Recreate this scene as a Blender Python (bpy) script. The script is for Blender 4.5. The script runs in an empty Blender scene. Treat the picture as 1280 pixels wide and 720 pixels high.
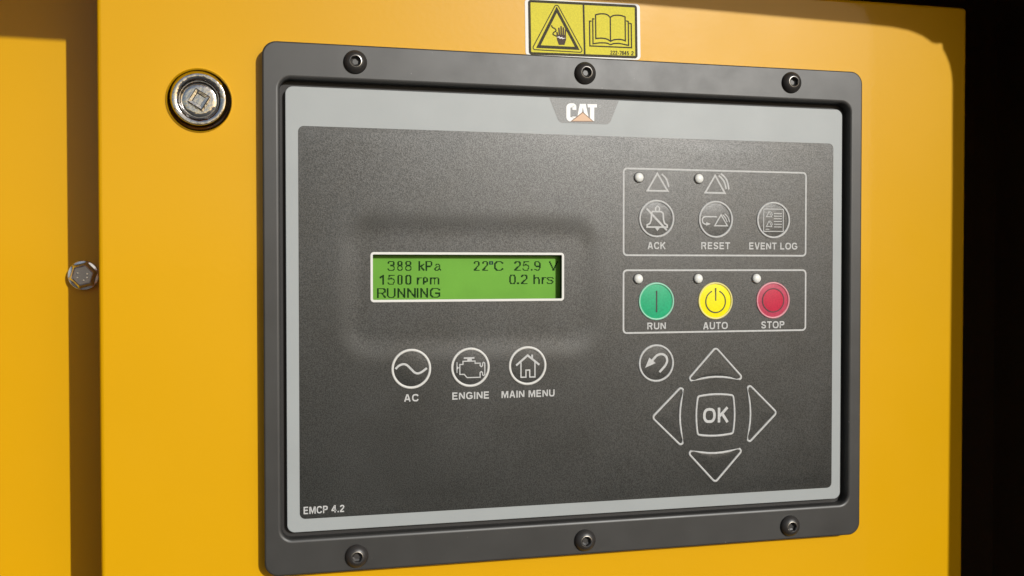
import bpy, bmesh, math, random
from mathutils import Vector, Matrix
from mathutils.geometry import tessellate_polygon
random.seed(4)
S = bpy.context.scene
COL = S.collection
MM = 0.001
Z0 = 1.30                      # the panel's centre stands 1.3 m above the ground


def W(u, v, n=0.0):
    """panel millimetres (u right, v up, n out of the panel) to world metres"""
    return Vector((u * MM, -n * MM, v * MM + Z0))


# ------------------------------------------------------------------ camera
cam_data = bpy.data.cameras.new('camera')
cam = bpy.data.objects.new('camera', cam_data)
COL.objects.link(cam)
S.camera = cam
cam_data.sensor_width = 36.0
cam_data.lens = 1239.64 / 1280 * 36.0
cam_data.clip_start = 0.01
cam_data.clip_end = 5000
yaw, pitch, roll = 0.2426, -0.0193, -0.0004
fw = Vector((math.sin(yaw) * math.cos(pitch), math.sin(pitch), -math.cos(yaw) * math.cos(pitch)))
r0 = Vector((math.cos(yaw), 0, math.sin(yaw)))
u0 = r0.cross(fw)
cr, up = math.cos(roll) * r0 + math.sin(roll) * u0, -math.sin(roll) * r0 + math.cos(roll) * u0
tb = lambda a: Vector((a.x, -a.z, a.y))
X, Y, Zc = tb(cr), tb(up), -tb(fw)
loc = W(-113.12, 2.83, 464.8)
cam.matrix_world = Matrix(((X.x, Y.x, Zc.x, loc.x), (X.y, Y.y, Zc.y, loc.y), (X.z, Y.z, Zc.z, loc.z), (0, 0, 0, 1)))

# ------------------------------------------------------------------ sun, sky, exposure
SUN = Vector((0.41, -1.0, 0.38)).normalized()       # towards the sun
elev = math.asin(SUN.z)
azim = math.atan2(SUN.x, SUN.y)                     # clockwise from +Y
world = bpy.data.worlds.new('World')
S.world = world
world.use_nodes = True
wn = world.node_tree.nodes
wn.clear()
sky = wn.new('ShaderNodeTexSky')
sky.sky_type = 'NISHITA'
sky.sun_disc = False
sky.sun_elevation = elev
sky.sun_rotation = azim
sky.air_density = 1.0
sky.dust_density = 1.5
bg = wn.new('ShaderNodeBackground')
bg.inputs['Strength'].default_value = 0.07
wo = wn.new('ShaderNodeOutputWorld')
world.node_tree.links.new(sky.outputs[0], bg.inputs['Color'])
world.node_tree.links.new(bg.outputs[0], wo.inputs['Surface'])
sd = bpy.data.lights.new('sun', 'SUN')
sd.energy = 3.1
sd.angle = math.radians(0.53)
sd.color = (1.0, 0.998, 0.975)
sun = bpy.data.objects.new('sun', sd)
COL.objects.link(sun)
sun.location = (2, -5, 4)
sun.rotation_euler = (-SUN).to_track_quat('-Z', 'Y').to_euler()
S.view_settings.view_transform = 'Standard'
S.view_settings.look = 'None'
S.view_settings.exposure = 0.0
S.view_settings.gamma = 1.0
S.render.engine = 'CYCLES'
S.cycles.use_denoising = True
S.cycles.max_bounces = 8
S.cycles.blur_glossy = 0.6


# ------------------------------------------------------------------ materials
def mat(name, color, rough=0.5, metal=0.0, spec=0.5, coat=0.0, coat_rough=0.1,
        bump=(), var=None, rvar=None, speck=None, sspeck=None, coat_bump=0.0, dust=None):
    """bump: list of (scale, strength, distance mm, detail); var: (scale, amount) colour wander;
    rvar: (scale, lo, hi) roughness patches; speck: (scale, amount) fine light and dark grain"""
    m = bpy.data.materials.new(name)
    m.use_nodes = True
    nt = m.node_tree
    b = nt.nodes['Principled BSDF']
    b.inputs['Base Color'].default_value = (*color, 1)
    b.inputs['Roughness'].default_value = rough
    b.inputs['Metallic'].default_value = metal
    b.inputs['Specular IOR Level'].default_value = spec
    b.inputs['Coat Weight'].default_value = coat
    b.inputs['Coat Roughness'].default_value = coat_rough
    geo = nt.nodes.new('ShaderNodeNewGeometry')
    pos = geo.outputs['Position']

    def noise(scale, detail=2.0, rough_=0.5):
        n = nt.nodes.new('ShaderNodeTexNoise')
        n.inputs['Scale'].default_value = scale
        n.inputs['Detail'].default_value = detail
        n.inputs['Roughness'].default_value = rough_
        nt.links.new(pos, n.inputs['Vector'])
        return n

    def remap(src, lo, hi, a=0.3, z=0.7):
        r = nt.nodes.new('ShaderNodeMapRange')
        r.inputs['From Min'].default_value = a
        r.inputs['From Max'].default_value = z
        r.inputs['To Min'].default_value = lo
        r.inputs['To Max'].default_value = hi
        nt.links.new(src, r.inputs['Value'])
        return r.outputs['Result']
    fac = None
    if var:
        fac = remap(noise(var[0], 4).outputs['Fac'], 1 - var[1], 1 + var[1])
    if speck:
        s = remap(noise(speck[0], 1.0).outputs['Fac'], 1 - speck[1], 1 + speck[1])
        if fac is None:
            fac = s
        else:
            mu = nt.nodes.new('ShaderNodeMath')
            mu.operation = 'MULTIPLY'
            nt.links.new(fac, mu.inputs[0])
            nt.links.new(s, mu.inputs[1])
            fac = mu.outputs[0]
    if fac is not None:
        mix = nt.nodes.new('ShaderNodeVectorMath')
        mix.operation = 'SCALE'
        mix.inputs[0].default_value = color
        nt.links.new(fac, mix.inputs['Scale'])
        nt.links.new(mix.outputs[0], b.inputs['Base Color'])
    if dust:   # sparse pale specks lying on the surface: (scale, threshold, albedo)
        src = b.inputs['Base Color'].links[0].from_socket
        mx = nt.nodes.new('ShaderNodeMix')
        mx.data_type = 'RGBA'
        nt.links.new(remap(noise(dust[0], 2.0).outputs['Fac'], 0.0, 1.0, dust[1], dust[1] + 0.05), mx.inputs[0])
        nt.links.new(src, mx.inputs[6])
        mx.inputs[7].default_value = (dust[2], dust[2] * 0.97, dust[2] * 0.9, 1)
        nt.links.new(mx.outputs[2], b.inputs['Base Color'])
    if rvar:
        nt.links.new(remap(noise(rvar[0], 5, 0.6).outputs['Fac'], rvar[1], rvar[2]), b.inputs['Roughness'])
    prev = None
    for (sc, st, dist, det) in bump:
        bp = nt.nodes.new('ShaderNodeBump')
        bp.inputs['Strength'].default_value = st
        bp.inputs['Distance'].default_value = dist * MM
        nt.links.new(noise(sc, det).outputs['Fac'], bp.inputs['Height'])
        if prev:
            nt.links.new(prev.outputs[0], bp.inputs['Normal'])
        prev = bp
    if prev:
        nt.links.new(prev.outputs[0], b.inputs['Normal'])
    if coat_bump:
        cb = nt.nodes.new('ShaderNodeBump')
        cb.inputs['Strength'].default_value = coat_bump
        cb.inputs['Distance'].default_value = bump[0][2] * MM
        nt.links.new(noise(bump[0][0], 2).outputs['Fac'], cb.inputs['Height'])
        nt.links.new(cb.outputs[0], b.inputs['Coat Normal'])
    if sspeck:
        nt.links.new(remap(noise(sspeck[0], 1.0).outputs['Fac'], sspeck[1], sspeck[2], 0.36, 0.64), b.inputs['Specular IOR Level'])
    return m


YEL = (0.68, 0.354, 0.001)
M = dict(
    bolt=mat('dull_zinc', (0.50, 0.50, 0.51), 0.42, metal=0.5, bump=[(900, 0.5, 0.06, 3)]),
    yellow=mat('yellow_paint', YEL, 0.36, spec=0.17, coat=0.32, coat_rough=0.05, bump=[(420, 0.28, 0.10, 2)], coat_bump=0.18, var=(9, 0.02), rvar=(25, 0.33, 0.39)),
    bezel=mat('black_satin_plastic', (0.034, 0.033, 0.031), 0.42, spec=0.55, bump=[(2600, 0.25, 0.02, 1)], rvar=(32, 0.38, 0.47), var=(60, 0.12), dust=(420, 0.745, 0.14)),
    groove=mat('groove_plastic', (0.014, 0.012, 0.011), 0.6),
    silver=mat('silver_print', (0.335, 0.355, 0.355), 0.47, bump=[(1500, 0.25, 0.04, 2)], rvar=(50, 0.45, 0.50), var=(40, 0.03)),
    overlay=mat('black_grained_overlay', (0.0088, 0.0102, 0.0092), 0.36, spec=0.75, bump=[(2300, 0.58, 0.05, 1)], rvar=(34, 0.33, 0.40), speck=(2100, 0.7), sspeck=(2200, 0.52, 0.95), dust=(520, 0.755, 0.10)),
    tab=mat('grey_print', (0.24, 0.24, 0.235), 0.5, bump=[(1500, 0.3, 0.04, 2)], speck=(1500, 0.15)),
    white=mat('white_print', (0.62, 0.61, 0.58), 0.5),
    legend=mat('pale_legend_print', (0.50, 0.50, 0.49), 0.55, spec=0.3, speck=(900, 0.08)),
    white_logo=mat('white_logo_print', (0.86, 0.86, 0.84), 0.5),
    tan=mat('orange_logo_print', (0.66, 0.42, 0.26), 0.5),
    tanline=mat('logo_outline_print', (0.22, 0.12, 0.06), 0.5),
    lamp=mat('white_lamp_lens', (0.80, 0.80, 0.76), 0.35),
    green=mat('green_key', (0.018, 0.37, 0.17), 0.45, spec=0.25, bump=[(900, 0.25, 0.05, 2)], speck=(1200, 0.1)),
    green_rim=mat('pale_green_rim', (0.27, 0.60, 0.43), 0.4),
    amber=mat('yellow_key', (0.86, 0.76, 0.003), 0.45, spec=0.2, bump=[(900, 0.25, 0.05, 2)], speck=(1200, 0.06)),
    amber_rim=mat('pale_yellow_rim', (0.74, 0.66, 0.22), 0.4),
    red=mat('red_key', (0.50, 0.014, 0.05), 0.45, spec=0.25, bump=[(900, 0.25, 0.05, 2)], speck=(1200, 0.1)),
    red_outer=mat('rosy_red_key', (0.46, 0.05, 0.095), 0.45, spec=0.25, bump=[(900, 0.25, 0.05, 2)], speck=(1200, 0.1)),
    red_rim=mat('pale_red_rim', (0.66, 0.27, 0.31), 0.4),
    red_dark=mat('dark_red_print', (0.06, 0.005, 0.010), 0.5),
    ink=mat('black_print', (0.012, 0.018, 0.012), 0.5),
    lcd=mat('green_lcd', (0.138, 0.345, 0.045), 0.3, spec=0.1, var=(28, 0.13)),
    lcd_ink=mat('lcd_segment', (0.004, 0.024, 0.006), 0.4, spec=0.05),
    lcd_ink2=mat('lcd_blue_segment', (0.010, 0.030, 0.045), 0.4, spec=0.08),
    wall=mat('window_wall', (0.020, 0.018, 0.014), 0.6),
    frame=mat('display_white_print', (0.70, 0.69, 0.65), 0.45),
    screw=mat('black_oxide_steel', (0.030, 0.027, 0.025), 0.42, metal=0.0, spec=0.6, bump=[(1800, 0.3, 0.03, 2)]),
    socket=mat('worn_socket_steel', (0.36, 0.34, 0.31), 0.32, metal=1.0, bump=[(1500, 0.4, 0.03, 2)]),
    chrome=mat('chrome', (0.60, 0.59, 0.58), 0.10, metal=1.0, bump=[(260, 0.3, 0.12, 3)]),
    chrome2=mat('scuffed_chrome', (0.50, 0.495, 0.49), 0.09, metal=1.0, bump=[(480, 0.6, 0.26, 3)]),
    zinc=mat('zinc_plated_steel', (0.80, 0.83, 0.86), 0.20, metal=0.8, bump=[(900, 0.5, 0.06, 3)]),
    sticker=mat('sticker_yellow', (0.66, 0.58, 0.03), 0.55, spec=0.25, speck=(1600, 0.08)),
    sticker_white=mat('sticker_white', (0.72, 0.70, 0.66), 0.45),
    sticker_ink=mat('sticker_ink', (0.045, 0.038, 0.018), 0.6, spec=0.2, speck=(1700, 0.7)),
    sticker_hand=mat('sticker_hand_ink', (0.075, 0.048, 0.036), 0.6, spec=0.2, speck=(1500, 0.2)),
    foam=mat('dark_brown_lining', (0.16, 0.11, 0.06), 0.9, spec=0.1, bump=[(300, 0.8, 1.0, 3)]),
    rubber=mat('dark_rubber', (0.16, 0.15, 0.15), 0.6, bump=[(900, 0.3, 0.05, 2)]),
    ground=mat('worn_asphalt', (0.07, 0.066, 0.06), 0.9, var=(1.5, 0.15), bump=[(120, 0.5, 2.0, 5)]),
)


# ------------------------------------------------------------------ mesh helpers
class MB:
    """collects vertices in panel millimetres and links them as one mesh object"""
    def __init__(self):
        self.v, self.f, self.mi, self.mats = [], [], [], []

    def add(self, verts, faces, m=None):
        o = len(self.v)
        self.v += [tuple(p) for p in verts]
        self.f += [tuple(i + o for i in f) for f in faces]
        k = 0
        if m is not None:
            if m not in self.mats:
                self.mats.append(m)
            k = self.mats.index(m)
        self.mi += [k] * len(faces)

    def build(self, name, m=None, parent=None, smooth=False, origin=None, fix=True, angle=35, flatcaps=True):
        if not self.mats:
            self.mats = [m]
        me = bpy.data.meshes.new(name)
        us = [p[0] for p in self.v]; vs = [p[1] for p in self.v]; ns = [p[2] for p in self.v]
        c = origin or ((min(us) + max(us)) / 2, (min(vs) + max(vs)) / 2, min(ns))
        wc = W(*c)
        me.from_pydata([W(*p) - wc for p in self.v], [], self.f)
        for k in self.mats:
            me.materials.append(M[k])
        me.polygons.foreach_set('material_index', self.mi)
        if fix:
            bm = bmesh.new(); bm.from_mesh(me)
            bmesh.ops.remove_doubles(bm, verts=bm.verts, dist=1e-7)
            bmesh.ops.recalc_face_normals(bm, faces=bm.faces)
            bm.to_mesh(me); bm.free()
        if smooth:
            me.set_sharp_from_angle(angle=math.radians(angle))
            me.polygons.foreach_set('use_smooth', [not (flatcaps and abs(p.normal.y) > 0.99995) for p in me.polygons])
        me.update()
        o = bpy.data.objects.new(name, me)
        COL.objects.link(o)
        place(o, wc, parent)
        return o


WORLD = {}


def place(o, wc, parent=None):
    WORLD[o] = Vector(wc)
    if parent is not None:
        o.parent = parent
        o.location = Vector(wc) - WORLD[parent]
    else:
        o.location = wc


def thing(name, label, cat, u, v, n, group=None):
    o = bpy.data.objects.new(name, None)
    o.empty_display_size = 0.02
    COL.objects.link(o)
    place(o, W(u, v, n))
    o['label'] = label
    o['category'] = cat
    if group:
        o['group'] = group
    return o


def rrect(u0, u1, v0, v1, r, k=8):
    r = max(r, 0.02)
    out = []
    for (cu, cv, a) in ((u1 - r, v1 - r, 0), (u0 + r, v1 - r, 90), (u0 + r, v0 + r, 180), (u1 - r, v0 + r, 270)):
        for i in range(k + 1):
            t = math.radians(a + 90 * i / k)
            out.append((cu + r * math.cos(t), cv + r * math.sin(t)))
    return out


def rr_sweep(mb, rect, r, prof, cap0=False, cap1=False, m=None, k=8):
    """rings of a rounded rectangle: prof is a list of (inset, n)"""
    u0, u1, v0, v1 = rect
    rings = []
    for (i, n) in prof:
        rings.append([(p[0], p[1], n) for p in rrect(u0 + i, u1 - i, v0 + i, v1 - i, r - i, k)])
    N = len(rings[0])
    verts = [p for R in rings for p in R]
    faces = []
    for a in range(len(rings) - 1):
        for j in range(N):
            faces.append((a * N + j, a * N + (j + 1) % N, (a + 1) * N + (j + 1) % N, (a + 1) * N + j))
    if cap0:
        faces.append(tuple(range(N - 1, -1, -1)))
    if cap1:
        faces.append(tuple((len(rings) - 1) * N + j for j in range(N)))
    mb.add(verts, faces, m)


def stroke(mb, pts, w, n, th=0.06, closed=False, m=None, prof=None):
    """a ribbon of width w along pts with mitred corners; prof gives a rounded section [(offset -1..1, height)]"""
    P = [Vector(p) for p in pts]
    Q = [P[0]]
    for p in P[1:]:
        if (p - Q[-1]).length > 1e-4:
            Q.append(p)
    P = Q
    if closed and (P[0] - P[-1]).length < 1e-4:
        P.pop()
    N = len(P)
    prof = prof or [(-1, 0), (-1, 1), (1, 1), (1, 0)]
    rows = []
    for i in range(N):
        a = P[i - 1] if (closed or i > 0) else None
        b = P[(i + 1) % N] if (closed or i < N - 1) else None
        d1 = (P[i] - a).normalized() if a is not None else None
        d2 = (b - P[i]).normalized() if b is not None else None
        if d1 is None: d1 = d2
        if d2 is None: d2 = d1
        n1 = Vector((-d1.y, d1.x)); n2 = Vector((-d2.y, d2.x))
        mv = n1 + n2
        if mv.length < 1e-5: mv = n1
        mv.normalize()
        s = 1 / max(0.45, mv.dot(n1))
        rows.append([(P[i].x + mv.x * s * o * w / 2, P[i].y + mv.y * s * o * w / 2, n + h * th) for (o, h) in prof])
    K = len(prof)
    faces = []
    for i in range(N if closed else N - 1):
        j = (i + 1) % N
        for q in range(K - 1):
            faces.append((i * K + q, j * K + q, j * K + q + 1, i * K + q + 1))
    if not closed:
        faces.append(tuple(range(K)))
        faces.append(tuple((N - 1) * K + q for q in range(K - 1, -1, -1)))
    mb.add([p for r_ in rows for p in r_], faces, m)


ROUND = [(-1, 0), (-0.92, 0.55), (-0.62, 0.9), (0, 1), (0.62, 0.9), (0.92, 0.55), (1, 0)]


def poly(mb, pts, n, th=0.06, m=None):
    N = len(pts)
    tri = tessellate_polygon([[Vector((p[0], p[1], 0)) for p in pts]])
    verts = [(p[0], p[1], n + th) for p in pts] + [(p[0], p[1], n) for p in pts]
    faces = [tuple(t) for t in tri] + [(i, (i + 1) % N, N + (i + 1) % N, N + i) for i in range(N)]
    mb.add(verts, faces, m)


def arc(c, r, a0, a1, k=24, ry=None):
    ry = ry or r
    return [(c[0] + r * math.cos(math.radians(a0 + (a1 - a0) * i / k)), c[1] + ry * math.sin(math.radians(a0 + (a1 - a0) * i / k))) for i in range(k + 1)]


def smooth_path(pts, k=6):
    """Catmull-Rom through the points"""
    out = []
    n = len(pts)
    for i in range(n - 1):
        p0 = pts[max(i - 1, 0)]; p1 = pts[i]; p2 = pts[i + 1]; p3 = pts[min(i + 2, n - 1)]
        for j in range(k):
            t = j / k
            out.append(tuple(0.5 * (2 * p1[q] + (p2[q] - p0[q]) * t + (2 * p0[q] - 5 * p1[q] + 4 * p2[q] - p3[q]) * t * t
                                    + (3 * p1[q] - p0[q] - 3 * p2[q] + p3[q]) * t ** 3) for q in (0, 1)))
    out.append(pts[-1])
    return out


def fillet(pts, radii, k=6):
    """closed polygon with rounded corners"""
    out = []
    N = len(pts)
    for i in range(N):
        p = Vector(pts[i]); r = radii[i]
        if r <= 0:
            out.append(tuple(p)); continue
        a = (Vector(pts[i - 1]) - p).normalized(); b = (Vector(pts[(i + 1) % N]) - p).normalized()
        ang = math.acos(max(-1, min(1, a.dot(b))))
        d = r / math.tan(ang / 2)
        c = p + (a + b).normalized() * (r / math.sin(ang / 2))
        s = p + a * d - c; e = p + b * d - c
        a0 = math.atan2(s.y, s.x); a1 = math.atan2(e.y, e.x)
        da = (a1 - a0 + math.pi) % (2 * math.pi) - math.pi
        for j in range(k + 1):
            t = a0 + da * j / k
            out.append((c.x + r * math.cos(t), c.y + r * math.sin(t)))
    return out


def lathe(mb, c, prof, seg=48, m=None, hexes=(), cap=True, rot=0.0):
    """prof: (radius, n) outward order; indices in hexes become hexagons (radius = half across flats)"""
    rings = []
    for i, (r, n) in enumerate(prof):
        ring = []
        for j in range(seg):
            t = 2 * math.pi * j / seg
            rr = r
            if i in hexes:
                rr = r / math.cos((t % (math.pi / 3)) - math.pi / 6)
            ring.append((c[0] + rr * math.cos(t + rot), c[1] + rr * math.sin(t + rot), c[2] + n))
        rings.append(ring)
    N = seg
    verts = [p for R in rings for p in R]
    faces = [(a * N + j, a * N + (j + 1) % N, (a + 1) * N + (j + 1) % N, (a + 1) * N + j) for a in range(len(rings) - 1) for j in range(N)]
    if cap:
        faces.append(tuple((len(rings) - 1) * N + j for j in range(N)))
    mb.add(verts, faces, m)


def box(mb, u0, u1, v0, v1, n0, n1, m=None):
    v = [(u0, v0, n0), (u1, v0, n0), (u1, v1, n0), (u0, v1, n0), (u0, v0, n1), (u1, v0, n1), (u1, v1, n1), (u0, v1, n1)]
    mb.add(v, [(0, 3, 2, 1), (4, 5, 6, 7), (0, 1, 5, 4), (1, 2, 6, 5), (2, 3, 7, 6), (3, 0, 4, 7)], m)


def pillow(mb, outline, n, h, rings=7, m=None):
    """a soft dome over an outline, its foot at n"""
    N = len(outline)
    cu = sum(p[0] for p in outline) / N; cv = sum(p[1] for p in outline) / N
    verts = []
    for i in range(rings):
        s = 1 - i / rings
        verts += [(cu + (p[0] - cu) * s, cv + (p[1] - cv) * s, n + h * (1 - s ** 2.2)) for p in outline]
    verts.append((cu, cv, n + h))
    faces = [(a * N + j, a * N + (j + 1) % N, (a + 1) * N + (j + 1) % N, (a + 1) * N + j) for a in range(rings - 1) for j in range(N)]
    faces += [((rings - 1) * N + j, (rings - 1) * N + (j + 1) % N, rings * N) for j in range(N)]
    mb.add(verts, faces, m)


# lettering: the built-in face turned into mesh, fitted to a width and a cap height
def text_mesh(mb, s, u0, u1, v0, cap, n, th=0.05, m=None, bold=0.035, rot=0.0, space=1.0):
    cu = bpy.data.curves.new('lettering_source', 'FONT')
    cu.body = s
    cu.size = 1.0
    cu.offset = bold
    cu.space_character = space
    cu.resolution_u = 6
    cu.fill_mode = 'FRONT'
    o = bpy.data.objects.new('lettering_source', cu)
    COL.objects.link(o)
    dg = bpy.context.evaluated_depsgraph_get()
    me = bpy.data.meshes.new_from_object(o.evaluated_get(dg))
    bm = bmesh.new(); bm.from_mesh(me)
    bmesh.ops.remove_doubles(bm, verts=bm.verts, dist=1e-5)
    xs = [v.co.x for v in bm.verts]; ys = [v.co.y for v in bm.verts]
    ca = [v.co.y for v in bm.verts]
    x0, x1, y0, y1 = min(xs), max(xs), min(ys), max(ys)
    bm.verts.index_update()
    verts = []
    for v in bm.verts:
        a = u0 + (v.co.x - x0) / (x1 - x0) * (u1 - u0)
        b = v0 + (v.co.y - y0) / (y1 - y0) * cap
        b += (a - u0) * rot
        verts.append((a, b, n + th))
    faces = [tuple(v.index for v in f.verts) for f in bm.faces]
    NV = len(verts)
    verts += [(a, b, n) for (a, b, _) in verts]
    for e in bm.edges:
        if len(e.link_faces) == 1:
            i, j = e.verts[0].index, e.verts[1].index
            faces.append((i, j, NV + j, NV + i))
    bm.free()
    bpy.data.meshes.remove(me)
    bpy.data.objects.remove(o)
    bpy.data.curves.remove(cu)
    mb.add(verts, faces, m)


# ================================================================== THE SETTING
gmb = MB()
gmb.add([(-2e6, -1300, -2e6), (2e6, -1300, -2e6), (2e6, -1300, 2e6), (-2e6, -1300, 2e6)], [(0, 1, 2, 3)], 'ground')
g = gmb.build('ground', origin=(0, -1300, 0))
g['kind'] = 'structure'

# ------------------------------------------------------------------ the generator's canopy round the bay
DOOR_N = -5.0
FN = DOOR_N + 192                # inner face of the canopy's front sheet
du, dv = 0.41 * 192, 0.38 * 192
enc = thing('generator_enclosure', 'dark generator canopy bay that opens beside and above the yellow door', 'enclosure', 0, -1300, -150)
corner = [(-520, 139.0), (69.3, 136.2), (104, 135.7), (158.4, 134.6), (196.2, 133.9), (214, 133.3), (225, 132.0), (233, 129.6), (239.0, 126.3),
          (241.5, 125.9), (244.6, 126.3), (245.6, 125.2), (245.6, 123.4), (248.0, 119.5), (249.8, 115.6), (251.2, 110.5), (251.9, 105.0),
          (252.2, 49), (251.6, -158), (251.2, -520)]
hole = [(a + du, b + dv) for a, b in corner] + [(-480, -447)]
hole[0] = (-480, hole[0][1])
outer = [(-800, 560), (650, 560), (650, -1290), (-800, -1290)]
fmb = MB()
rings = [[Vector((a, b, 0)) for a, b in outer], [Vector((a, b, 0)) for a, b in hole]]
flat = outer + hole
tri = tessellate_polygon(rings)
NN = len(flat)
fmb.add([(a, b, FN) for a, b in flat] + [(a, b, FN + 2.5) for a, b in flat],
        [tuple(t) for t in tri] + [tuple(NN + i for i in t) for t in tri]
        + [(i, (i + 1) % 4, NN + (i + 1) % 4, NN + i) for i in range(4)]
        + [(4 + i, 4 + (i + 1) % len(hole), NN + 4 + (i + 1) % len(hole), NN + 4 + i) for i in range(len(hole))], 'yellow')
fmb.build('front_sheet', parent=enc)
for (a, b, c, d, e, f) in ((-805, -800.2, -1290, 560, -450, FN + 2), (650.2, 655, -1290, 560, -450, FN + 2)):
    mb = MB(); box(mb, a, b, c, d, e, f, 'foam'); mb.build('side_lining', parent=enc)
mb = MB(); box(mb, -806, 656, 560.1, 566, -449, FN + 2, 'foam'); mb.build('roof_lining', parent=enc)
mb = MB(); box(mb, -806, 656, -1298, -1290.1, -449, FN + 2, 'foam'); mb.build('floor_lining', parent=enc)
mb = MB(); box(mb, -808, 658, -1299, 568, -460, -449.5, 'foam'); mb.build('back_lining', parent=enc)

# ------------------------------------------------------------------ the fixed panel set back on the left, with its bolt
BN = -62.0
side = thing('side_panel', 'plain yellow sheet panel set back left of the door, one hex bolt', 'panel', -330, -480, BN - 3)
mb = MB(); rr_sweep(mb, (-520, -130, -480, 330), 3, [(0, BN - 20), (0, BN - 1), (0.3, BN - 0.3), (1, BN)], cap0=True, cap1=True, m='yellow')
mb.build('sheet', parent=side)
bc = (-200.2, -0.3, BN)
mb = MB()
lathe(mb, bc, [(7.2, 0.02), (7.2, 5.0), (7.0, 5.3), (5.9, 5.5), (4.6, 7.9), (4.35, 8.0)], 48, 'zinc', hexes=(3, 4, 5), rot=0.25, cap=False)
bolt = mb.build('hex_bolt', parent=side, smooth=True, angle=9)
mb = MB()
lathe(mb, bc, [(4.35, 8.0), (4.0, 7.6)], 48, 'bolt', hexes=(0, 1), rot=0.25)
mb.build('bolt_face', parent=bolt)
mb = MB()
for k, a in enumerate((150, 205, 20, 335, 285)):
    t = math.radians(a)
    lathe(mb, (bc[0] + 2.4 * math.cos(t), bc[1] + 2.4 * math.sin(t), BN + 7.58), [(0.6, 0), (0.45, 0.25)], 10, 'zinc')
mb.build('grade_mark', parent=bolt)

# ------------------------------------------------------------------ the yellow door
door = thing('cabinet_door', 'flat yellow sheet metal door with chrome lock, carrying the control panel', 'door', 37, -420, -22)
mb = MB()
DR = (-185.3, 259.8, -420, 145.6)
rr_sweep(mb, DR, 2.4, [(0, -26), (0, DOOR_N - 1.9), (0.15, DOOR_N - 1.1), (0.55, DOOR_N - 0.5), (1.1, DOOR_N - 0.15), (1.9, DOOR_N)], cap0=True, cap1=True, m='yellow')
mb.build('door_sheet', parent=door, smooth=True, angle=50)
mb = MB(); box(mb, 260.2, 264.5, 62, 104, -34, -16, 'rubber'); mb.build('hinge', parent=door)
lc = (-142.2, 78.9, DOOR_N)
mb = MB()
lathe(mb, lc, [(14.4, 0.02), (14.4, 0.7), (14.2, 1.05), (13.1, 2.0), (11.7, 3.0)], 64, 'chrome', cap=False)
lathe(mb, lc, [(11.7, 3.0), (11.5, 3.4), (11.0, 3.5), (9.6, 3.4), (9.1, 3.1)], 64, 'chrome2', cap=False)
lathe(mb, lc, [(9.1, 3.1), (8.6, 2.4), (8.3, 0.4), (8.0, 0.15)], 64, 'chrome', cap=False)
lock = mb.build('door_lock', parent=door, smooth=True, angle=30)
lock['label'] = 'round chrome door lock with a square drive'
mb = MB()
lathe(mb, lc, [(7.98, 0.1), (7.2, 0.5), (5.6, 0.45), (4.2, 0.5)], 48, 'chrome2')
mb.build('lock_core', parent=lock, smooth=True, angle=40)
mb = MB()
sq = [(math.cos(math.radians(a)) * 5.1, math.sin(math.radians(a)) * 5.1) for a in (14, 104, 194, 284)]
vv = [(lc[0] + a * s, lc[1] + b * s, lc[2] + n) for (s, n) in ((1.0, 0.7), (1.0, 3.3), (0.90, 3.7), (0.60, 3.6), (0.52, 2.7)) for (a, b) in sq]
mb.add(vv, [(r * 4 + j, r * 4 + (j + 1) % 4, r * 4 + 4 + (j + 1) % 4, r * 4 + 4 + j) for r in range(4) for j in range(4)] + [(16, 17, 18, 19)], 'chrome2')
mb.build('square_drive', parent=lock)

# ================================================================== THE CONTROL PANEL
cp = thing('control_panel', 'black framed generator control panel with green display, grey keypad and coloured keys', 'control panel', 38, -137, DOOR_N)

# bezel: one moulding with an opening
BZ = (-114.7, 190.7, -137.6, 105.9)
LIP = (-107.0, 183.5, -121.0, 89.2)
BF = 2.5
oprof = [(0, DOOR_N + 0.05), (0, BF - 0.85), (0.07, BF - 0.5), (0.27, BF - 0.2), (0.55, BF - 0.05), (0.9, BF)]
iprof = [(-1.6, BF), (-1.0, BF - 0.12), (-0.5, BF - 0.33), (-0.13, BF - 0.66), (0, BF - 1.1), (0, -4.2)]
NR = 4 * 11

def rr_ring(rect, r, i):
    return rrect(rect[0] + i, rect[1] - i, rect[2] + i, rect[3] - i, r - i, 10)


mb = MB()
ringsets = [[(a, b, n) for a, b in rr_ring(BZ, 6.5, i)] for i, n in oprof]
ringsets += [[(a, b, n) for a, b in rr_ring(LIP, 5.0, i)] for i, n in iprof]
mb.add([p for R in ringsets for p in R],
       [(a * NR + j, a * NR + (j + 1) % NR, (a + 1) * NR + (j + 1) % NR, (a + 1) * NR + j) for a in range(len(ringsets) - 1) for j in range(NR)], 'bezel')
bezel = mb.build('bezel', parent=cp, smooth=True, angle=50)
mb = MB()
bset = [[(a, b, n) for a, b in rrect(-107.8 + i, 184.3 - i, -121.8 + i, 90.0 - i, 5.5 - i, 10)] for i, n in ((0, -4.9), (0, -3.4), (5.0, -3.4), (5.0, -4.9))]
mb.add([p for R in bset for p in R], [(a * NR + j, a * NR + (j + 1) % NR, ((a + 1) % 4) * NR + (j + 1) % NR, ((a + 1) % 4) * NR + j) for a in range(4) for j in range(NR)], 'groove')
mb.build('backing_plate', parent=cp)

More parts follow.
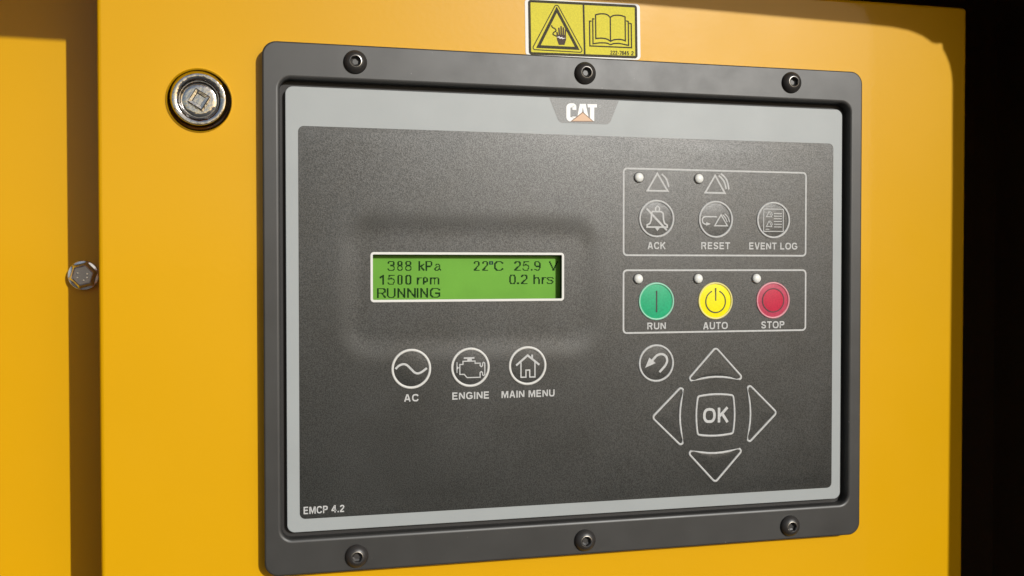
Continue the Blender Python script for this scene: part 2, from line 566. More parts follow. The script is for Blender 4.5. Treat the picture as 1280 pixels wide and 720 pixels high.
# screws
def screw_mesh():
    mb = MB()
    c = (-73.0, 98.0, BF)
    lathe(mb, c, [(5.45, -0.1), (5.45, 0.35), (5.2, 1.1), (4.6, 1.9), (3.9, 2.5), (3.2, 2.9), (2.75, 3.02)], 48, 'screw', cap=False)
    sc = mb.build('screw', parent=cp, smooth=True, angle=50, origin=(c[0], c[1], BF))
    mb = MB()
    lathe(mb, c, [(2.75, 3.02), (2.55, 3.06), (2.42, 2.96)], 48, 'socket', cap=False)
    lathe(mb, c, [(2.42, 2.96), (2.02, 2.7), (2.02, 1.2), (1.2, 0.8)], 48, 'screw', hexes=(1, 2, 3), rot=0.3)
    so = mb.build('hex_socket', parent=sc, smooth=True, angle=25, origin=(c[0], c[1], BF + 1))
    return sc, so


sc0, so0 = screw_mesh()
for (a, b, rz) in ((38.0, 98.1, 0.5), (149.2, 98.5, 0.9), (-73.1, -130.5, 0.2), (38.1, -130.5, 0.75), (149.6, -130.4, 1.2)):
    s2 = sc0.copy(); COL.objects.link(s2); s2.parent = cp
    s2.location = W(a, b, BF) - WORLD[cp]
    s2.rotation_euler = (0, rz, 0)
    h2 = so0.copy(); COL.objects.link(h2); h2.parent = s2

# silver margin of the faceplate
FACE = (-104.5, 180.4, -118.5, 86.2)
BLK = (-98.8, 175.2, -112.4, 68.3)
mb = MB()
NR2 = 4 * 11
rs = [[(a, b, n) for a, b in rrect(FACE[0] + i, FACE[1] - i, FACE[2] + i, FACE[3] - i, 3.6 - i, 10)] for i, n in ((0, -3.3), (0, -0.25), (0.1, -0.07), (0.28, 0))]
rs += [[(a, b, n) for a, b in rrect(BLK[0] + 1, BLK[1] - 1, BLK[2] + 1, BLK[3] - 1, 1.5, 10)] for n in (0,)]
mb.add([p for R in rs for p in R], [(a * NR2 + j, a * NR2 + (j + 1) % NR2, (a + 1) * NR2 + (j + 1) % NR2, (a + 1) * NR2 + j) for a in range(len(rs) - 1) for j in range(NR2)], 'silver')
mb.build('faceplate_margin', parent=cp, smooth=True, angle=40)

# black overlay: grid with the shallow pressed area round the display and the display window cut out
WIN = (-65.3, 27.5, -12.1, 10.0)
PRESS = 0.42


def sstep(x):
    x = max(0.0, min(1.0, x))
    return x * x * x * (x * (6 * x - 15) + 10)


def relief(u, v):
    cu, cv, hu, hv, rr = -17.0, -5.6, 59.0, 29.6, 11.0
    qx, qy = abs(u - cu) - hu + rr, abs(v - cv) - hv + rr
    d = math.hypot(max(qx, 0), max(qy, 0)) + min(max(qx, qy), 0) - rr
    h = -PRESS * sstep((8.0 - d) / 16.0)
    for (a, b, c, s) in ((60, -88, 0.10, 18), (-60, -88, -0.08, 25), (150, -100, 0.10, 22), (110, 62, 0.06, 14), (-70, 55, 0.08, 22), (45, -70, -0.07, 14)):
        h += c * math.exp(-((u - a) ** 2 + (v - b) ** 2) / (2 * s * s)) - (0 if c < 0 else 0)
    return h


def ticks(a, b, step, extra):
    xs = set(extra)
    n = int(round((b - a) / step))
    for i in range(n + 1):
        x = a + (b - a) * i / n
        if all(abs(x - e) > step * 0.35 for e in extra):
            xs.add(x)
    return sorted(xs)


RC = 2.6
us = ticks(BLK[0], BLK[1], 1.9, [BLK[0], BLK[0] + RC / 3, BLK[0] + 2 * RC / 3, BLK[0] + RC, BLK[1] - RC, BLK[1] - 2 * RC / 3, BLK[1] - RC / 3, BLK[1], WIN[0], WIN[1]])
vs = ticks(BLK[2], BLK[3], 1.9, [BLK[2], BLK[2] + RC / 3, BLK[2] + 2 * RC / 3, BLK[2] + RC, BLK[3] - RC, BLK[3] - 2 * RC / 3, BLK[3] - RC / 3, BLK[3], WIN[2], WIN[3]])


def round_corner(u, v):
    for su, eu in ((1, BLK[1]), (-1, BLK[0])):
        for sv, ev in ((1, BLK[3]), (-1, BLK[2])):
            cu, cv = eu - su * RC, ev - sv * RC
            a, b = (u - cu) * su / RC, (v - cv) * sv / RC
            if a > 1e-6 and b > 1e-6:
                r = max(a, b)
                ph = (b / a) * math.pi / 4 if a >= b else math.pi / 2 - (a / b) * math.pi / 4
                return cu + su * RC * r * math.cos(ph), cv + sv * RC * r * math.sin(ph)
    return u, v


mb = MB()
nu, nv = len(us), len(vs)
verts = []
for v in vs:
    for u in us:
        a, b = round_corner(u, v)
        edge = min(u - BLK[0], BLK[1] - u, v - BLK[2], BLK[3] - v)
        verts.append((a, b, 0.12 + relief(u, v) * sstep(edge / 8)))
faces = []
for j in range(nv - 1):
    for i in range(nu - 1):
        mu, mv = (us[i] + us[i + 1]) / 2, (vs[j] + vs[j + 1]) / 2
        if WIN[0] < mu < WIN[1] and WIN[2] < mv < WIN[3]:
            continue
        faces.append((j * nu + i, j * nu + i + 1, (j + 1) * nu + i + 1, (j + 1) * nu + i))
mb.add(verts, faces, 'overlay')
# the overlay's own thin edge
rim = [j for j in range(nu)] + [j * nu + nu - 1 for j in range(1, nv)] + [(nv - 1) * nu + j for j in range(nu - 2, -1, -1)] + [j * nu for j in range(nv - 2, 0, -1)]
rv = [verts[i] for i in rim]
mb.add(rv + [(a, b, 0.0) for a, b, c in rv], [(i, (i + 1) % len(rim), len(rim) + (i + 1) % len(rim), len(rim) + i) for i in range(len(rim))], 'overlay')
overlay = mb.build('keypad_overlay', parent=cp, smooth=True, angle=40, flatcaps=False)

NF = 0.16                      # where prints start above the overlay
# brand tab
def at7(x, y):
    """tab artwork: artwork units to panel millimetres"""
    return 29.3 + (x - 440) * 0.0452, 83.55 - (y - 258 - (x - 600) * 0.035) * 0.0408


mb = MB()
poly(mb, fillet([(20.6, 86.0), (56.4, 86.0), (51.4, 74.0), (25.6, 74.0)], [0, 0, 3.0, 3.0]), 0.02, 0.06, 'tab')
tabo = mb.build('brand_tab', parent=cp)
mb = MB()
stroke(mb, [at7(*p) for p in fillet([(529, 330), (529, 277), (461, 277), (461, 444), (529, 444), (529, 410)], [0, 18, 26, 26, 18, 0])], 2.05, 0.10, 0.03, m='white_logo')
poly(mb, [at7(*p) for p in [(562, 412), (590, 258), (628, 258), (625, 300), (616, 345), (604, 420)]], 0.10, 0.034, 'white_logo')
poly(mb, [at7(*p) for p in [(628.5, 258), (658, 258), (688, 412), (650, 425), (634, 345), (625.5, 300)]], 0.10, 0.034, 'white_logo')
poly(mb, [at7(*p) for p in [(676, 260), (786, 260), (786, 300), (755, 300), (755, 462), (707, 462), (707, 300), (682, 300)]], 0.10, 0.034, 'white_logo')
stroke(mb, arc(at7(820, 285), 0.55, 0, 360, 16)[:-1], 0.16, 0.10, 0.02, closed=True, m='legend')
mb.build('lettering', parent=tabo)
mb = MB()
poly(mb, [at7(*p) for p in [(624, 352), (482, 470), (752, 470)]], 0.14, 0.03, 'tanline')
poly(mb, [at7(*p) for p in [(624, 366), (508, 462), (730, 462)]], 0.175, 0.03, 'tan')
mb.build('triangle_emblem', parent=tabo)

# outlined groups of keys
for (a, b, c, d) in ((58.9, 159.3, 9.6, 52.6), (58.9, 159.4, -29.1, 2.1)):
    mb = MB()
    stroke(mb, rrect(a, b, c, d, 1.8, 5), 0.85, NF - 0.01, 0.06, closed=True, m='legend')
    mb.build('group_outline', parent=overlay)

# ------------------------------------------------------------------ display
disp = MB()
DN = -4.8
wallp = [(0, -PRESS + 0.15), (0, DN - 0.1)]
rr_sweep(disp, WIN, 0.5, wallp, m='wall', k=4)
display = disp.build('display', parent=cp)
mb = MB()
rr_sweep(mb, (-66.1, 28.2, -12.8, 10.7), 1.6, [(0, -PRESS + 0.05), (0, -PRESS + 0.28), (0.15, -PRESS + 0.38), (1.05, -PRESS + 0.38), (1.15, -PRESS + 0.28), (1.15, -PRESS - 0.4)], m='frame', k=6)
mb.build('display_frame', parent=display, smooth=True, angle=40)
mb = MB()
box(mb, WIN[0] - 4, WIN[1] + 4, WIN[2] - 4, WIN[3] + 4, DN - 0.15, DN, 'lcd')
mb.build('screen', parent=display)

GL = {
    '3': [[(.06, .84), (.2, 1), (.75, 1), (.95, .84), (.95, .64), (.75, .54), (.4, .54)], [(.75, .54), (.97, .4), (.97, .16), (.75, 0), (.2, 0), (.03, .16)]],
    '8': [[(.25, .54), (.05, .68), (.05, .86), (.25, 1), (.75, 1), (.95, .86), (.95, .68), (.75, .54), (.25, .54), (.03, .4), (.03, .14), (.25, 0), (.75, 0), (.97, .14), (.97, .4), (.75, .54)]],
    'k': [[(.05, 0), (.05, 1)], [(.92, .7), (.1, .3)], [(.4, .42), (.95, 0)]],
    'P': [[(.05, 0), (.05, 1), (.75, 1), (.97, .86), (.97, .62), (.75, .47), (.05, .47)]],
    'a': [[(.12, .58), (.3, .7), (.7, .7), (.88, .55), (.88, .1), (1, 0)], [(.88, .42), (.3, .36), (.05, .22), (.15, .03), (.45, 0), (.88, .2)]],
    '1': [[(.05, .75), (.7, 1), (.7, 0)]],
    '5': [[(.9, 1), (.2, 1), (.1, .55), (.4, .66), (.75, .62), (.97, .42), (.97, .2), (.75, 0), (.22, 0), (.03, .15)]],
    '0': [[(.3, 0), (.06, .2), (.06, .8), (.3, 1), (.7, 1), (.94, .8), (.94, .2), (.7, 0), (.3, 0)]],
    'r': [[(.1, 0), (.1, .7)], [(.1, .45), (.45, .68), (.95, .7)]],
    'p': [[(.08, 0), (.08, .7)], [(.08, .6), (.4, .75), (.9, .62), (.9, .36), (.45, .24), (.08, .36)]],
    'm': [[(.05, 0), (.05, .7)], [(.05, .58), (.25, .7), (.42, .7), (.5, .58), (.5, 0)], [(.5, .58), (.7, .7), (.87, .7), (.97, .58), (.97, 0)]],
    'R': [[(.05, 0), (.05, 1), (.75, 1), (.95, .86), (.95, .66), (.75, .52), (.05, .52)], [(.55, .52), (.98, 0)]],
    'U': [[(.04, 1), (.04, .2), (.25, 0), (.75, 0), (.96, .2), (.96, 1)]],
    'N': [[(.04, 0), (.04, 1), (.96, 0), (.96, 1)]],
    'I': [[(.5, 0), (.5, 1)]],
    'G': [[(.97, .82), (.75, 1), (.3, 1), (.03, .75), (.03, .25), (.3, 0), (.75, 0), (.96, .14), (.96, .46), (.55, .46)]],
    '2': [[(.05, .8), (.25, 1), (.75, 1), (.95, .82), (.93, .62), (.05, .02), (.97, .02)]],
    'C': [[(.97, .82), (.72, 1), (.3, 1), (.03, .74), (.03, .26), (.3, 0), (.72, 0), (.97, .18)]],
    '.': [[(.3, .04), (.7, .04)]],
    '9': [[(.1, .1), (.35, 0), (.7, 0), (.95, .3), (.95, .8), (.7, 1), (.28, 1), (.05, .84), (.05, .6), (.28, .46), (.7, .46), (.95, .6)]],
    'V': [[(.02, 1), (.5, 0)], [(.5, 0), (.98, 1)]],
    'h': [[(.06, 0), (.06, 1)], [(.06, .55), (.4, .7), (.75, .68), (.93, .5), (.93, 0)]],
    's': [[(.95, .6), (.7, .7), (.25, .7), (.06, .56), (.25, .4), (.75, .34), (.95, .17), (.75, 0), (.25, 0), (.04, .1)]],
    'o': [[(.08, .72), (.92, .72), (.92, .98), (.08, .98), (.08, .72)]],
}
LINES = [
    (6.55, [('3', -57.34, -54.28), ('8', -53.11, -50.30), ('8', -48.97, -46.11), ('k', -43.02, -40.10), ('P', -39.51, -35.99), ('a', -35.19, -31.86),
            ('2', -15.97, -12.89), ('2', -11.87, -8.74), ('o', -8.6, -6.1), ('C', -5.82, -1.28), ('2', 4.35, 7.62), ('5', 8.24, 11.61), ('.', 12.47, 13.46), ('9', 14.41, 17.76), ('V', 21.87, 26.4)]),
    (0.0, [('1', -61.39, -59.0), ('5', -57.36, -54.29), ('0', -53.12, -50.31), ('0', -48.99, -46.20), ('r', -43.62, -41.2), ('p', -40.81, -38.1), ('m', -37.56, -32.58),
           ('0', 1.61, 4.83), ('.', 5.65, 6.72), ('2', 7.62, 10.91), ('h', 14.0, 17.31), ('r', 17.93, 20.42), ('s', 20.75, 24.50)]),
    (-6.3, [('R', -62.74, -58.54), ('U', -57.76, -53.93), ('N', -53.02, -49.01), ('N', -48.30, -44.23), ('I', -43.9, -42.4), ('N', -42.08, -38.10), ('G', -37.38, -32.47)]),
]
PX = 0.42


def seg_d(px, py, a, b):
    dx, dy = b[0] - a[0], b[1] - a[1]
    L = dx * dx + dy * dy
    t = 0 if L == 0 else max(0, min(1, ((px - a[0]) * dx + (py - a[1]) * dy) / L))
    return math.hypot(px - a[0] - t * dx, py - a[1] - t * dy)


READOUTS = []
for (top, glyphs) in LINES:
    cur = []
    for gl in glyphs:
        if cur and gl[1] - cur[-1][2] > 4.5:
            READOUTS.append((top, cur)); cur = []
        cur.append(gl)
    READOUTS.append((top, cur))
for (top, glyphs) in READOUTS:
    mb = MB()
    rows = 11
    for (ch, a, b) in glyphs:
        i0, i1 = round(a / PX), round(b / PX)
        u0, u1 = i0 * PX, max(i0 + 1, i1) * PX
        hgt = rows * PX
        for i in range(i0 - 1, max(i0 + 1, i1) + 1):
            for j in range(-1, rows + 1):
                cu, cv = (i + .5) * PX, top - (j + .5) * PX
                d = 9
                for st in GL[ch]:
                    q = [(u0 + PX * .5 + x * (u1 - u0 - PX), top - hgt + PX * .5 + y * (hgt - PX)) for x, y in st]
                    if len(q) == 1: q *= 2
                    for k in range(len(q) - 1):
                        # upright strokes come out two dots wide, level ones one to two
                        d = min(d, seg_d(cu / 1.12, cv / 0.92, (q[k][0] / 1.12, q[k][1] / 0.92), (q[k + 1][0] / 1.12, q[k + 1][1] / 0.92)))
                if d < PX * (0.70 if ch in '8935sam' else 0.86):
                    e = PX * 0.475
                    mb.add([(cu - e, cv - e, DN + .03), (cu + e, cv - e, DN + .03), (cu + e, cv + e, DN + .03), (cu - e, cv + e, DN + .03)], [(0, 1, 2, 3)],
                           'lcd_ink2' if ch == 'o' else 'lcd_ink')
    mb.build('readout', parent=display)

# ------------------------------------------------------------------ keys
KR = 9.5


def circ(cu, cv, r, k=48):
    return [(cu + r * math.cos(2 * math.pi * i / k), cv + r * math.sin(2 * math.pi * i / k)) for i in range(k)]


def key(cu, cv, fmat='overlay', rmat='legend', h=0.23, rw=1.15, dome=None):
    """round membrane key: domed top with a raised rim"""
    mb = MB()
    pillow(mb, circ(cu, cv, KR - rw * 0.6), NF, h, 9, fmat)
    k = mb.build('push_button', parent=cp, smooth=True, angle=60)
    mb = MB()
    stroke(mb, circ(cu, cv, KR - rw / 2, 64), rw, 0.125, 0.58, closed=True, m=rmat, prof=ROUND)
    mb.build('rim', parent=k, smooth=True, angle=75)
    return k


def icon_fn(cx, cy, rx, ry, cu, cv):
    return lambda p: (cu + (p[0] - cx) / rx * KR, cv - (p[1] - cy) / ry * KR)


SANS = {   # block capitals as strokes: advance width, then polylines in a 100 unit cap height; weight 17
    'A': (72, [[(8.5, 0), (31, 91), (41, 91), (63.5, 0)], [(19, 31), (53, 31)]]),
    'C': (70, [[(62, 31), (54, 12), (37, 8.5), (18, 14), (8.5, 34), (8.5, 66), (18, 86), (37, 91.5), (54, 88), (62, 70)]]),
    'E': (62, [[(60, 8.5), (8.5, 8.5), (8.5, 91.5), (59, 91.5)], [(8.5, 52), (55, 52)]]),
    'G': (76, [[(63, 72), (55, 87), (38, 91.5), (18, 85), (8.5, 64), (8.5, 36), (18, 14), (38, 8.5), (55, 13), (66, 24), (66, 45), (40, 45)]]),
    'I': (17, [[(8.5, 0), (8.5, 100)]]),
    'K': (70, [[(8.5, 0), (8.5, 100)], [(62, 100), (12, 42)], [(29, 58), (63, 0)]]),
    'L': (58, [[(8.5, 100), (8.5, 8.5), (56, 8.5)]]),
    'M': (84, [[(8.5, 0), (8.5, 88), (18, 88), (42, 12), (66, 88), (75.5, 88), (75.5, 0)]]),
    'N': (70, [[(8.5, 0), (8.5, 84), (17, 84), (53, 16), (61.5, 16), (61.5, 100)]]),
    'O': (78, [[(39, 91.5), (19, 86), (8.5, 66), (8.5, 34), (19, 14), (39, 8.5), (59, 14), (69.5, 34), (69.5, 66), (59, 86)], 'closed']),
    'P': (64, [[(8.5, 0), (8.5, 91.5), (40, 91.5), (52, 86), (56, 71), (52, 55), (40, 48), (8.5, 48)]]),
    'R': (70, [[(8.5, 0), (8.5, 91.5), (42, 91.5), (55, 86), (59, 72), (55, 57), (42, 50), (8.5, 50)], [(36, 50), (48, 38), (56, 6), (60, 0)]]),
    'S': (64, [[(8, 28), (15, 12), (32, 8.5), (49, 13), (55, 27), (47, 42), (17, 56), (10, 72), (16, 87), (32, 91.5), (48, 88), (54, 74)]]),
    'T': (62, [[(0, 91.5), (62, 91.5)], [(31, 91.5), (31, 0)]]),
    'U': (70, [[(8.5, 100), (8.5, 32), (16, 13), (35, 8.5), (54, 13), (61.5, 32), (61.5, 100)]]),
    'V': (68, [[(7, 100), (29, 10), (39, 10), (61, 100)]]),
    ' ': (24, []),
    '4': (66, [[(46, 0), (46, 92), (39, 92), (7, 36), (7, 29), (64, 29)]]),
    '2': (62, [[(9, 72), (17, 87), (32, 92), (47, 87), (53, 72), (47, 57), (11, 17), (11, 8.5), (57, 8.5)]]),
    '.': (17, [[(8.5, 0), (8.5, 19)]]),
    '7': (60, [[(2, 91.5), (56, 91.5), (56, 80), (26, 0)]]),
    '8': (62, [[(31, 53), (13, 60), (10, 74), (16, 88), (31, 92), (46, 88), (52, 74), (49, 60)], 'closed', [(30, 50), (13, 45), (8.5, 28), (15, 13), (31, 8.5), (47, 13), (53.5, 28), (49, 45)], 'closed']),
    '5': (62, [[(52, 91.5), (17, 91.5), (12, 49), (32, 58), (50, 50), (54, 31), (47, 13), (30, 8.5), (9, 16)]]),
    '-': (38, [[(4, 40), (34, 40)]]),
}
CURVY = 'CGSOUPR'


def lettering(k, s, u0, u1, v0, cap=3.3, bold=0.0, n=NF, m='legend', rot=0.0, weight=17):
    mb = MB()
    gap = 13
    total = sum(SANS[c][0] for c in s) + gap * (len(s) - 1)
    sx, sy = (u1 - u0) / total, cap / 100
    x = 0
    q = 0
    for c in s:
        w, st = SANS[c]
        cl = 'closed' in st
        for pl in st:
            if pl == 'closed':
                continue
            pts = [(u0 + (x + a) * sx, v0 + b * sy + (x + a) * sx * rot) for a, b in pl]
            if c in 'CGSO':
                pts = smooth_path(pts + pts[:1], 4)[:-1] if cl else smooth_path(pts, 4)
            stroke(mb, pts, weight * (sx + sy) / 2, n + (q % 3) * 0.012, 0.05, closed=cl, m=m)
            q += 1
        x += w + gap
    mb.build('lettering', parent=k)


NI = NF + 0.20                 # icons lie just over the domes
lay = 0.012


def icon(k, items, m='legend', n=NI, name='icon'):
    mb = MB()
    for q, it in enumerate(items):
        if it[0] == 's':
            stroke(mb, it[1], it[2], n + q * lay, 0.08, closed=(len(it) > 3 and it[3]), m=m)
        else:
            poly(mb, it[1], n + q * lay, 0.08, m)
    return mb.build(name, parent=k)


COLS = (76.3, 108.4, 140.65)
# row of three page keys under the display
kv = -49.8
k = key(-47.1, -44.3, rmat='white', rw=1.25)
f = icon_fn(332, 308, 213, 213, -47.1, -44.3)
icon(k, [('s', [f(p) for p in smooth_path([(165, 305), (200, 272), (235, 258), (265, 258), (295, 275), (330, 310), (365, 345), (395, 357), (425, 352), (460, 332), (497, 303)])], 1.0)])
lettering(k, 'AC', -50.6, -43.6, -59.7, 3.4)
k['label'] = 'round key with sine wave, AC'
k = key(-18.7, -44.25, rmat='white', rw=1.25)
f = icon_fn(963, 290, 205, 208, -18.7, -44.25)
eng = [(885, 225), (885, 258), (852, 258), (852, 362), (898, 362), (928, 397), (1065, 397), (1065, 348), (1078, 337), (1091, 348), (1091, 373), (1103, 379), (1115, 370),
       (1115, 250), (1103, 240), (1091, 250), (1091, 276), (1078, 286), (1066, 276), (1066, 248), (1012, 248), (1012, 225)]
icon(k, [('s', [f(p) for p in eng], 0.5, True), ('s', [f((893, 192)), f((1005, 192))], 0.75), ('s', [f((930, 209)), f((978, 209))], 1.1),
         ('s', [f((822, 232)), f((822, 345))], 0.42), ('s', [f((824, 292)), f((850, 292))], 0.42), ('s', [f((828, 278)), f((828, 306))], 0.4)])
lettering(k, 'ENGINE', -27.5, -9.5, -59.5, 3.4)
k['label'] = 'round key with engine outline, ENGINE'
k = key(9.6, -44.15, rmat='white', rw=1.25)
f = icon_fn(447, 288, 210, 218, 9.6, -44.15)
icon(k, [('s', [f((320, 283)), f((447, 172)), f((577, 280))], 0.95), ('s', [f((497, 165)), f((497, 215))], 0.9),
         ('s', [f(p) for p in [(373, 250), (373, 415), (428, 415), (428, 337), (470, 337), (470, 415), (528, 415), (528, 250)]], 0.62)])
lettering(k, 'MAIN MENU', -3.4, 23.3, -59.5, 3.4)
k['label'] = 'round key with house, MAIN MENU'

# alarm row
k = key(COLS[0], 27.85)
fa = icon_fn(232, 447, 144, 155, COLS[0], 27.85)
bell = [(198, 388), (268, 388), (284, 402), (288, 455), (297, 485), (318, 498), (318, 515), (155, 515), (155, 498), (178, 485), (188, 455), (190, 402)]
icon(k, [('s', [fa(p) for p in bell], 0.8, True), ('s', [fa(p) for p in smooth_path([(225, 384), (222, 362), (238, 345), (254, 362), (251, 384)])], 0.75),
         ('p', [fa(p) for p in [(220, 522), (238, 548), (256, 522)]]), ('s', [fa((150, 365)), fa((315, 540))], 1.0)])
lettering(k, 'ACK', 71.6, 81.2, 12.7, 3.5)
k['label'] = 'round key with struck-out bell, ACK'
k = key(COLS[1], 27.85)
fb = icon_fn(227, 450, 138, 150, COLS[1], 27.85)
icon(k, [('s', [fb(p) for p in fillet([(235, 428), (119, 428), (119, 488), (158, 488)], [0, 28, 28, 0])], 0.65), ('p', [fb(p) for p in [(150, 472), (186, 486), (150, 501)]]),
         ('s', [fb(p) for p in [(269, 412), (218, 500), (320, 500)]], 0.6, True),
         ('s', [fb(p) for p in smooth_path([(282, 412), (304, 437), (318, 468)])], 0.5), ('s', [fb(p) for p in smooth_path([(297, 402), (323, 430), (337, 470)])], 0.5)])
lettering(k, 'RESET', 100.5, 116.4, 12.8, 3.5)
k['label'] = 'round key with return arrow and triangle, RESET'
k = key(COLS[2], 27.85)
fc = icon_fn(220, 417, 125, 137, COLS[2], 27.85)
it = [('s', [fc(p) for p in [(147, 335), (293, 335), (293, 500), (147, 500)]], 0.42, True)]
for yo in (0, 72):
    it.append(('s', [fc((a, b + yo)) for a, b in [(187, 352), (167, 392), (207, 392)]], 0.38, True))
    it.append(('s', [fc((a, b + yo)) for a, b in smooth_path([(194, 350), (206, 364), (213, 382)])], 0.34))
for y in (368, 387, 406, 426, 447, 467):
    it.append(('s', [fc((222, y)), fc((282, y))], 0.42))
it.append(('s', [fc((160, 485)), fc((188, 485))], 0.34))
icon(k, it)
lettering(k, 'EVENT LOG', 127.1, 154.5, 12.8, 3.5)
k['label'] = 'round key with list page, EVENT LOG'

# alarm symbols printed above the two left keys
for f_, t3, arcs in ((fa, [(238, 78), (158, 219), (322, 219)], [[(273, 82), (310, 122), (331, 186)]]),
                     (fb, [(222, 98), (143, 237), (300, 237)], [[(250, 97), (292, 142), (311, 205)], [(268, 81), (314, 132), (332, 207)]])):
    mb = MB()
    stroke(mb, [f_(p) for p in t3], 0.85, NF, 0.06, closed=True, m='legend')
    for q, a3 in enumerate(arcs):
        stroke(mb, [f_(p) for p in smooth_path(a3, 8)], 0.85, NF + lay * (q + 1), 0.06, m='legend')
    mb.build('alarm_symbol', parent=overlay)

# coloured row
k = key(COLS[0], -13.45, 'green', 'green_rim', 0.5, 1.0)
mb = MB(); stroke(mb, [(COLS[0], -8.1), (COLS[0], -18.9)], 0.75, NF + 0.48, 0.06, m='ink'); mb.build('icon', parent=k)
lettering(k, 'RUN', 71.5, 81.5, -27.5, 3.4)
k['label'] = 'green RUN key'
k = key(COLS[1], -13.45, 'amber', 'amber_rim', 0.5, 1.0)
mb = MB()
stroke(mb, arc((COLS[1], -13.8), 5.4, 112, 428, 40, 5.6), 0.55, NF + 0.44, 0.06, m='ink')
stroke(mb, [(COLS[1], -6.9), (COLS[1], -13.4)], 0.62, NF + 0.48, 0.06, m='ink')
mb.build('icon', parent=k)
lettering(k, 'AUTO', 101.7, 115.3, -27.9, 3.6)
k['label'] = 'yellow AUTO key with power sign'
k = key(COLS[2], -13.45, 'red_outer', 'red_rim', 0.5, 1.0)
mb = MB(); pillow(mb, circ(COLS[2], -13.45, 5.9), NF + 0.36, 0.2, 5, 'red'); mb.build('key_centre', parent=k, smooth=True)
mb = MB(); stroke(mb, circ(COLS[2], -13.45, 6.0), 0.55, NF + 0.42, 0.06, closed=True, m='red_dark'); mb.build('icon', parent=k)
lettering(k, 'STOP', 134.1, 147.3, -27.9, 3.6)
k['label'] = 'red STOP key'

# return key
k = key(COLS[0], -44.5)
f = icon_fn(422, 348, 265, 283, COLS[0], -44.5)
icon(k, [('s', [f(p) for p in smooth_path([(352, 318), (400, 262), (440, 227), (490, 213), (540, 226), (574, 262), (584, 310), (574, 352), (545, 400), (470, 482)])], 1.15),
         ('p', [f(p) for p in [(256, 412), (318, 262), (412, 345)]])])
k['label'] = 'round key with bent back arrow'

lettering(overlay, 'EMCP 4.2', -97.1, -78.5, -110.2, 3.4)

# arrow keys and OK
oc = (108.6, -71.7)
base = [(-17.0, 16.6), (-13, 17.75), (-8, 18.75), (-4, 19.3), (0, 19.5), (4, 19.3), (8, 18.75), (13, 17.75), (17.0, 16.6)]
tri_pts = [(0, 34.5)] + base
tri_r = [1.6, 1.25] + [0] * 7 + [1.25]
up_out = fillet(tri_pts, tri_r, 6)
for (ang, lab) in ((0, 'up arrow key'), (90, 'left arrow key'), (180, 'down arrow key'), (270, 'right arrow key')):
    ca, sa = math.cos(math.radians(ang)), math.sin(math.radians(ang))
    out = [(oc[0] + a * ca - b * sa, oc[1] + a * sa + b * ca) for a, b in up_out]
    mb = MB(); pillow(mb, out, NF - 0.02, 0.10, 7, 'overlay'); k = mb.build('arrow_button', parent=cp, smooth=True, angle=60)
    mb = MB(); stroke(mb, out, 1.12, 0.125, 0.5, closed=True, m='legend', prof=ROUND); mb.build('rim', parent=k, smooth=True, angle=75)
    k['label'] = lab
side_pts = []
for q in range(4):
    ca, sa = math.cos(math.radians(-90 * q)), math.sin(math.radians(-90 * q))
    for a, b in ((-9.7, 9.75), (-6.5, 10.2), (-3.2, 10.5), (0, 10.6), (3.2, 10.5), (6.5, 10.2)):
        side_pts.append((oc[0] + a * ca - b * sa, oc[1] + a * sa + b * ca))
okr = fillet(side_pts, ([1.3] + [0] * 5) * 4, 5)
mb = MB(); pillow(mb, okr, NF - 0.02, 0.10, 7, 'overlay'); k = mb.build('push_button', parent=cp, smooth=True, angle=60)
mb = MB(); stroke(mb, okr, 1.12, 0.125, 0.5, closed=True, m='legend', prof=ROUND); mb.build('rim', parent=k, smooth=True, angle=75)
lettering(k, 'OK', 101.9, 116.0, -75.6, 7.6, 0.045, NF + 0.1)
k['label'] = 'square OK key'

# indicator lamps
for (a, b) in ((66.8, 48.2), (99.0, 48.3), (66.6, -2.2), (98.8, -2.2), (131.1, -2.2)):
    mb = MB()
    lathe(mb, (a, b, 0.1), [(2.75, 0.0), (2.75, 0.12), (2.6, 0.12)], 28, 'groove', cap=True)
    seat = mb.build('indicator_lamp', parent=cp)
    mb = MB()
    lathe(mb, (a, b, 0.2), [(2.42, 0.0), (2.42, 0.45), (2.2, 1.0), (1.7, 1.45), (1.0, 1.72), (0.4, 1.8)], 28, 'lamp')
    mb.build('lens', parent=seat, smooth=True, angle=80)

# ================================================================== THE WARNING STICKER
st = thing('warning_sticker', 'yellow shock hazard sticker with hand triangle and open book, above control panel', 'sticker', 39.5, 121.2, DOOR_N)
SU, SV, ST = 39.6, 121.1, math.radians(0.9)


def srot(x, y):
    return SU + x * math.cos(ST) - y * math.sin(ST), SV + x * math.sin(ST) + y * math.cos(ST)


def sp(p):
    s = (p[0] - 62) / 1128.0
    yt, yb = 22 + 53 * s, 570 + 35 * s
    t = (p[1] - yt) / (yb - yt)
    return srot(-27.6 + 55.2 * s, 12.7 - 25.4 * t)


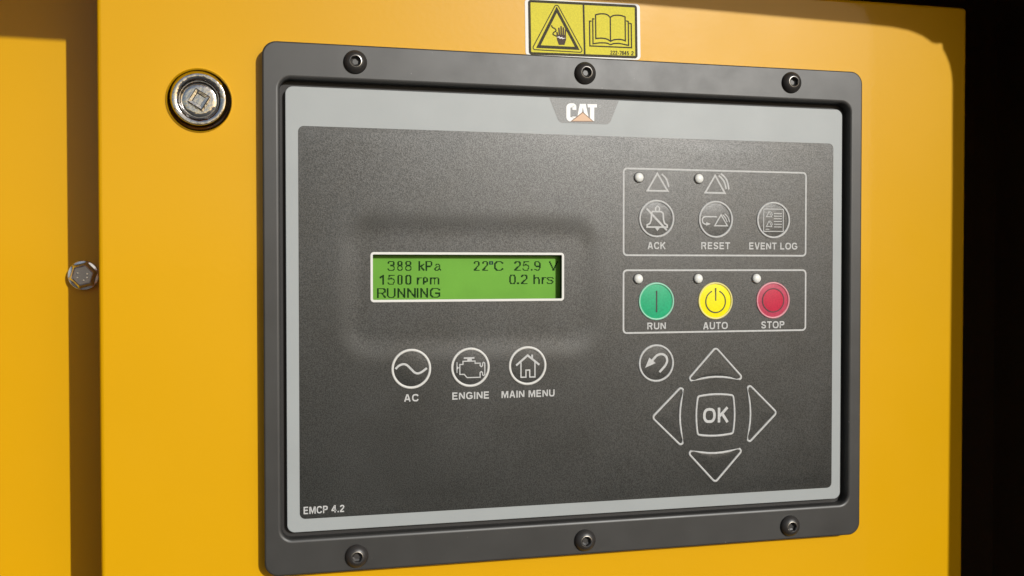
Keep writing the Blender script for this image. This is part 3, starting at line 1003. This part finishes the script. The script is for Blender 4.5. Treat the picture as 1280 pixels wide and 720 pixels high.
SN = DOOR_N + 0.03
mb = MB(); poly(mb, [srot(*p) for p in rrect(-29.8, 29.8, -14.0, 13.9, 2.0, 6)], SN, 0.12, 'sticker_white'); mb.build('white_backing', parent=st)
mb = MB(); poly(mb, [srot(*p) for p in rrect(-27.6, 27.6, -12.7, 12.7, 0.8, 4)], SN + 0.13, 0.03, 'sticker'); field = mb.build('yellow_field', parent=st)
mb = MB()
stroke(mb, [srot(*p) for p in rrect(-27.6, 27.6, -12.7, 12.7, 0.9, 4)], 1.25, SN + 0.17, 0.02, closed=True, m='sticker_ink')
stroke(mb, [sp((628, 55)), sp((634, 578))], 0.95, SN + 0.185, 0.02, m='sticker_ink')
mb.build('border_line', parent=field)
mb = MB()
stroke(mb, [sp(p) for p in fillet([(345, 42), (80, 530), (622, 558)], [22, 22, 22])], 0.5, SN + 0.17, 0.02, closed=True, m='sticker_ink')
stroke(mb, [sp(p) for p in [(346, 112), (150, 499), (556, 516)]], 1.45, SN + 0.185, 0.02, closed=True, m='sticker_ink')
mb.build('hazard_triangle', parent=field)
mb = MB()
q = 0
for pts, w in (([(354, 400), (344, 345)], .8), ([(373, 400), (365, 300)], .82), ([(391, 400), (389, 284)], .82), ([(410, 400), (413, 296)], .82), ([(429, 405), (436, 318)], .72)):
    stroke(mb, [sp(p) for p in pts], w, SN + 0.17 + q * .004, 0.02, m='sticker_hand'); q += 1
poly(mb, [sp(p) for p in [(338, 372), (440, 376), (440, 425), (422, 480), (362, 480), (344, 425)]], SN + 0.195, 0.02, 'sticker_hand')
stroke(mb, [sp(p) for p in smooth_path([(288, 275), (300, 298), (326, 312), (334, 336), (312, 350), (303, 370), (326, 384), (342, 388)])], 0.6, SN + 0.22, 0.02, m='sticker_ink')
poly(mb, [sp(p) for p in [(338, 400), (374, 390), (371, 403), (403, 397), (400, 409), (440, 408), (398, 421), (400, 411), (368, 416), (371, 405)]], SN + 0.245, 0.02, 'sticker_white')
mb.build('hand_symbol', parent=field)
mb = MB()
bookp = [
    smooth_path([(755, 165), (800, 155), (850, 155), (885, 166), (912, 192)], 4)[:-1] + smooth_path([(912, 192), (940, 174), (980, 168), (1030, 172), (1072, 185)], 4)
    + [(1072, 435)] + smooth_path([(1072, 435), (1030, 422), (985, 420), (945, 425), (912, 440)], 4)[1:-1] + smooth_path([(912, 440), (880, 420), (840, 410), (800, 408), (755, 412)], 4)[:-1] + [(755, 412)],
]
stroke(mb, [sp(p) for p in bookp[0]], 0.7, SN + 0.17, 0.02, closed=True, m='sticker_ink')
stroke(mb, [sp((912, 198)), sp((912, 432))], 0.7, SN + 0.18, 0.02, m='sticker_ink')
stroke(mb, [sp(p) for p in [(742, 207), (724, 207), (724, 466)] + smooth_path([(790, 457), (850, 457), (885, 463), (912, 474), (945, 464), (1000, 462), (1050, 470)], 4) + [(1106, 482), (1106, 233), (1084, 226)]], 0.66, SN + 0.19, 0.02, m='sticker_ink')
stroke(mb, [sp(p) for p in [(712, 231), (690, 230), (690, 489), (1138, 506), (1138, 258), (1116, 252)]], 0.66, SN + 0.20, 0.02, m='sticker_ink')
mb.build('book_symbol', parent=field)
a, b = sp((908, 578)), sp((1108, 584))
lettering(field, '222-7845', a[0], b[0], a[1], 2.0, n=SN + 0.17, m='sticker_ink', rot=0.016, weight=20)
a, b = sp((1132, 584)), sp((1160, 585))
lettering(field, '2', a[0], b[0], a[1], 2.0, n=SN + 0.17, m='sticker_ink', weight=20)
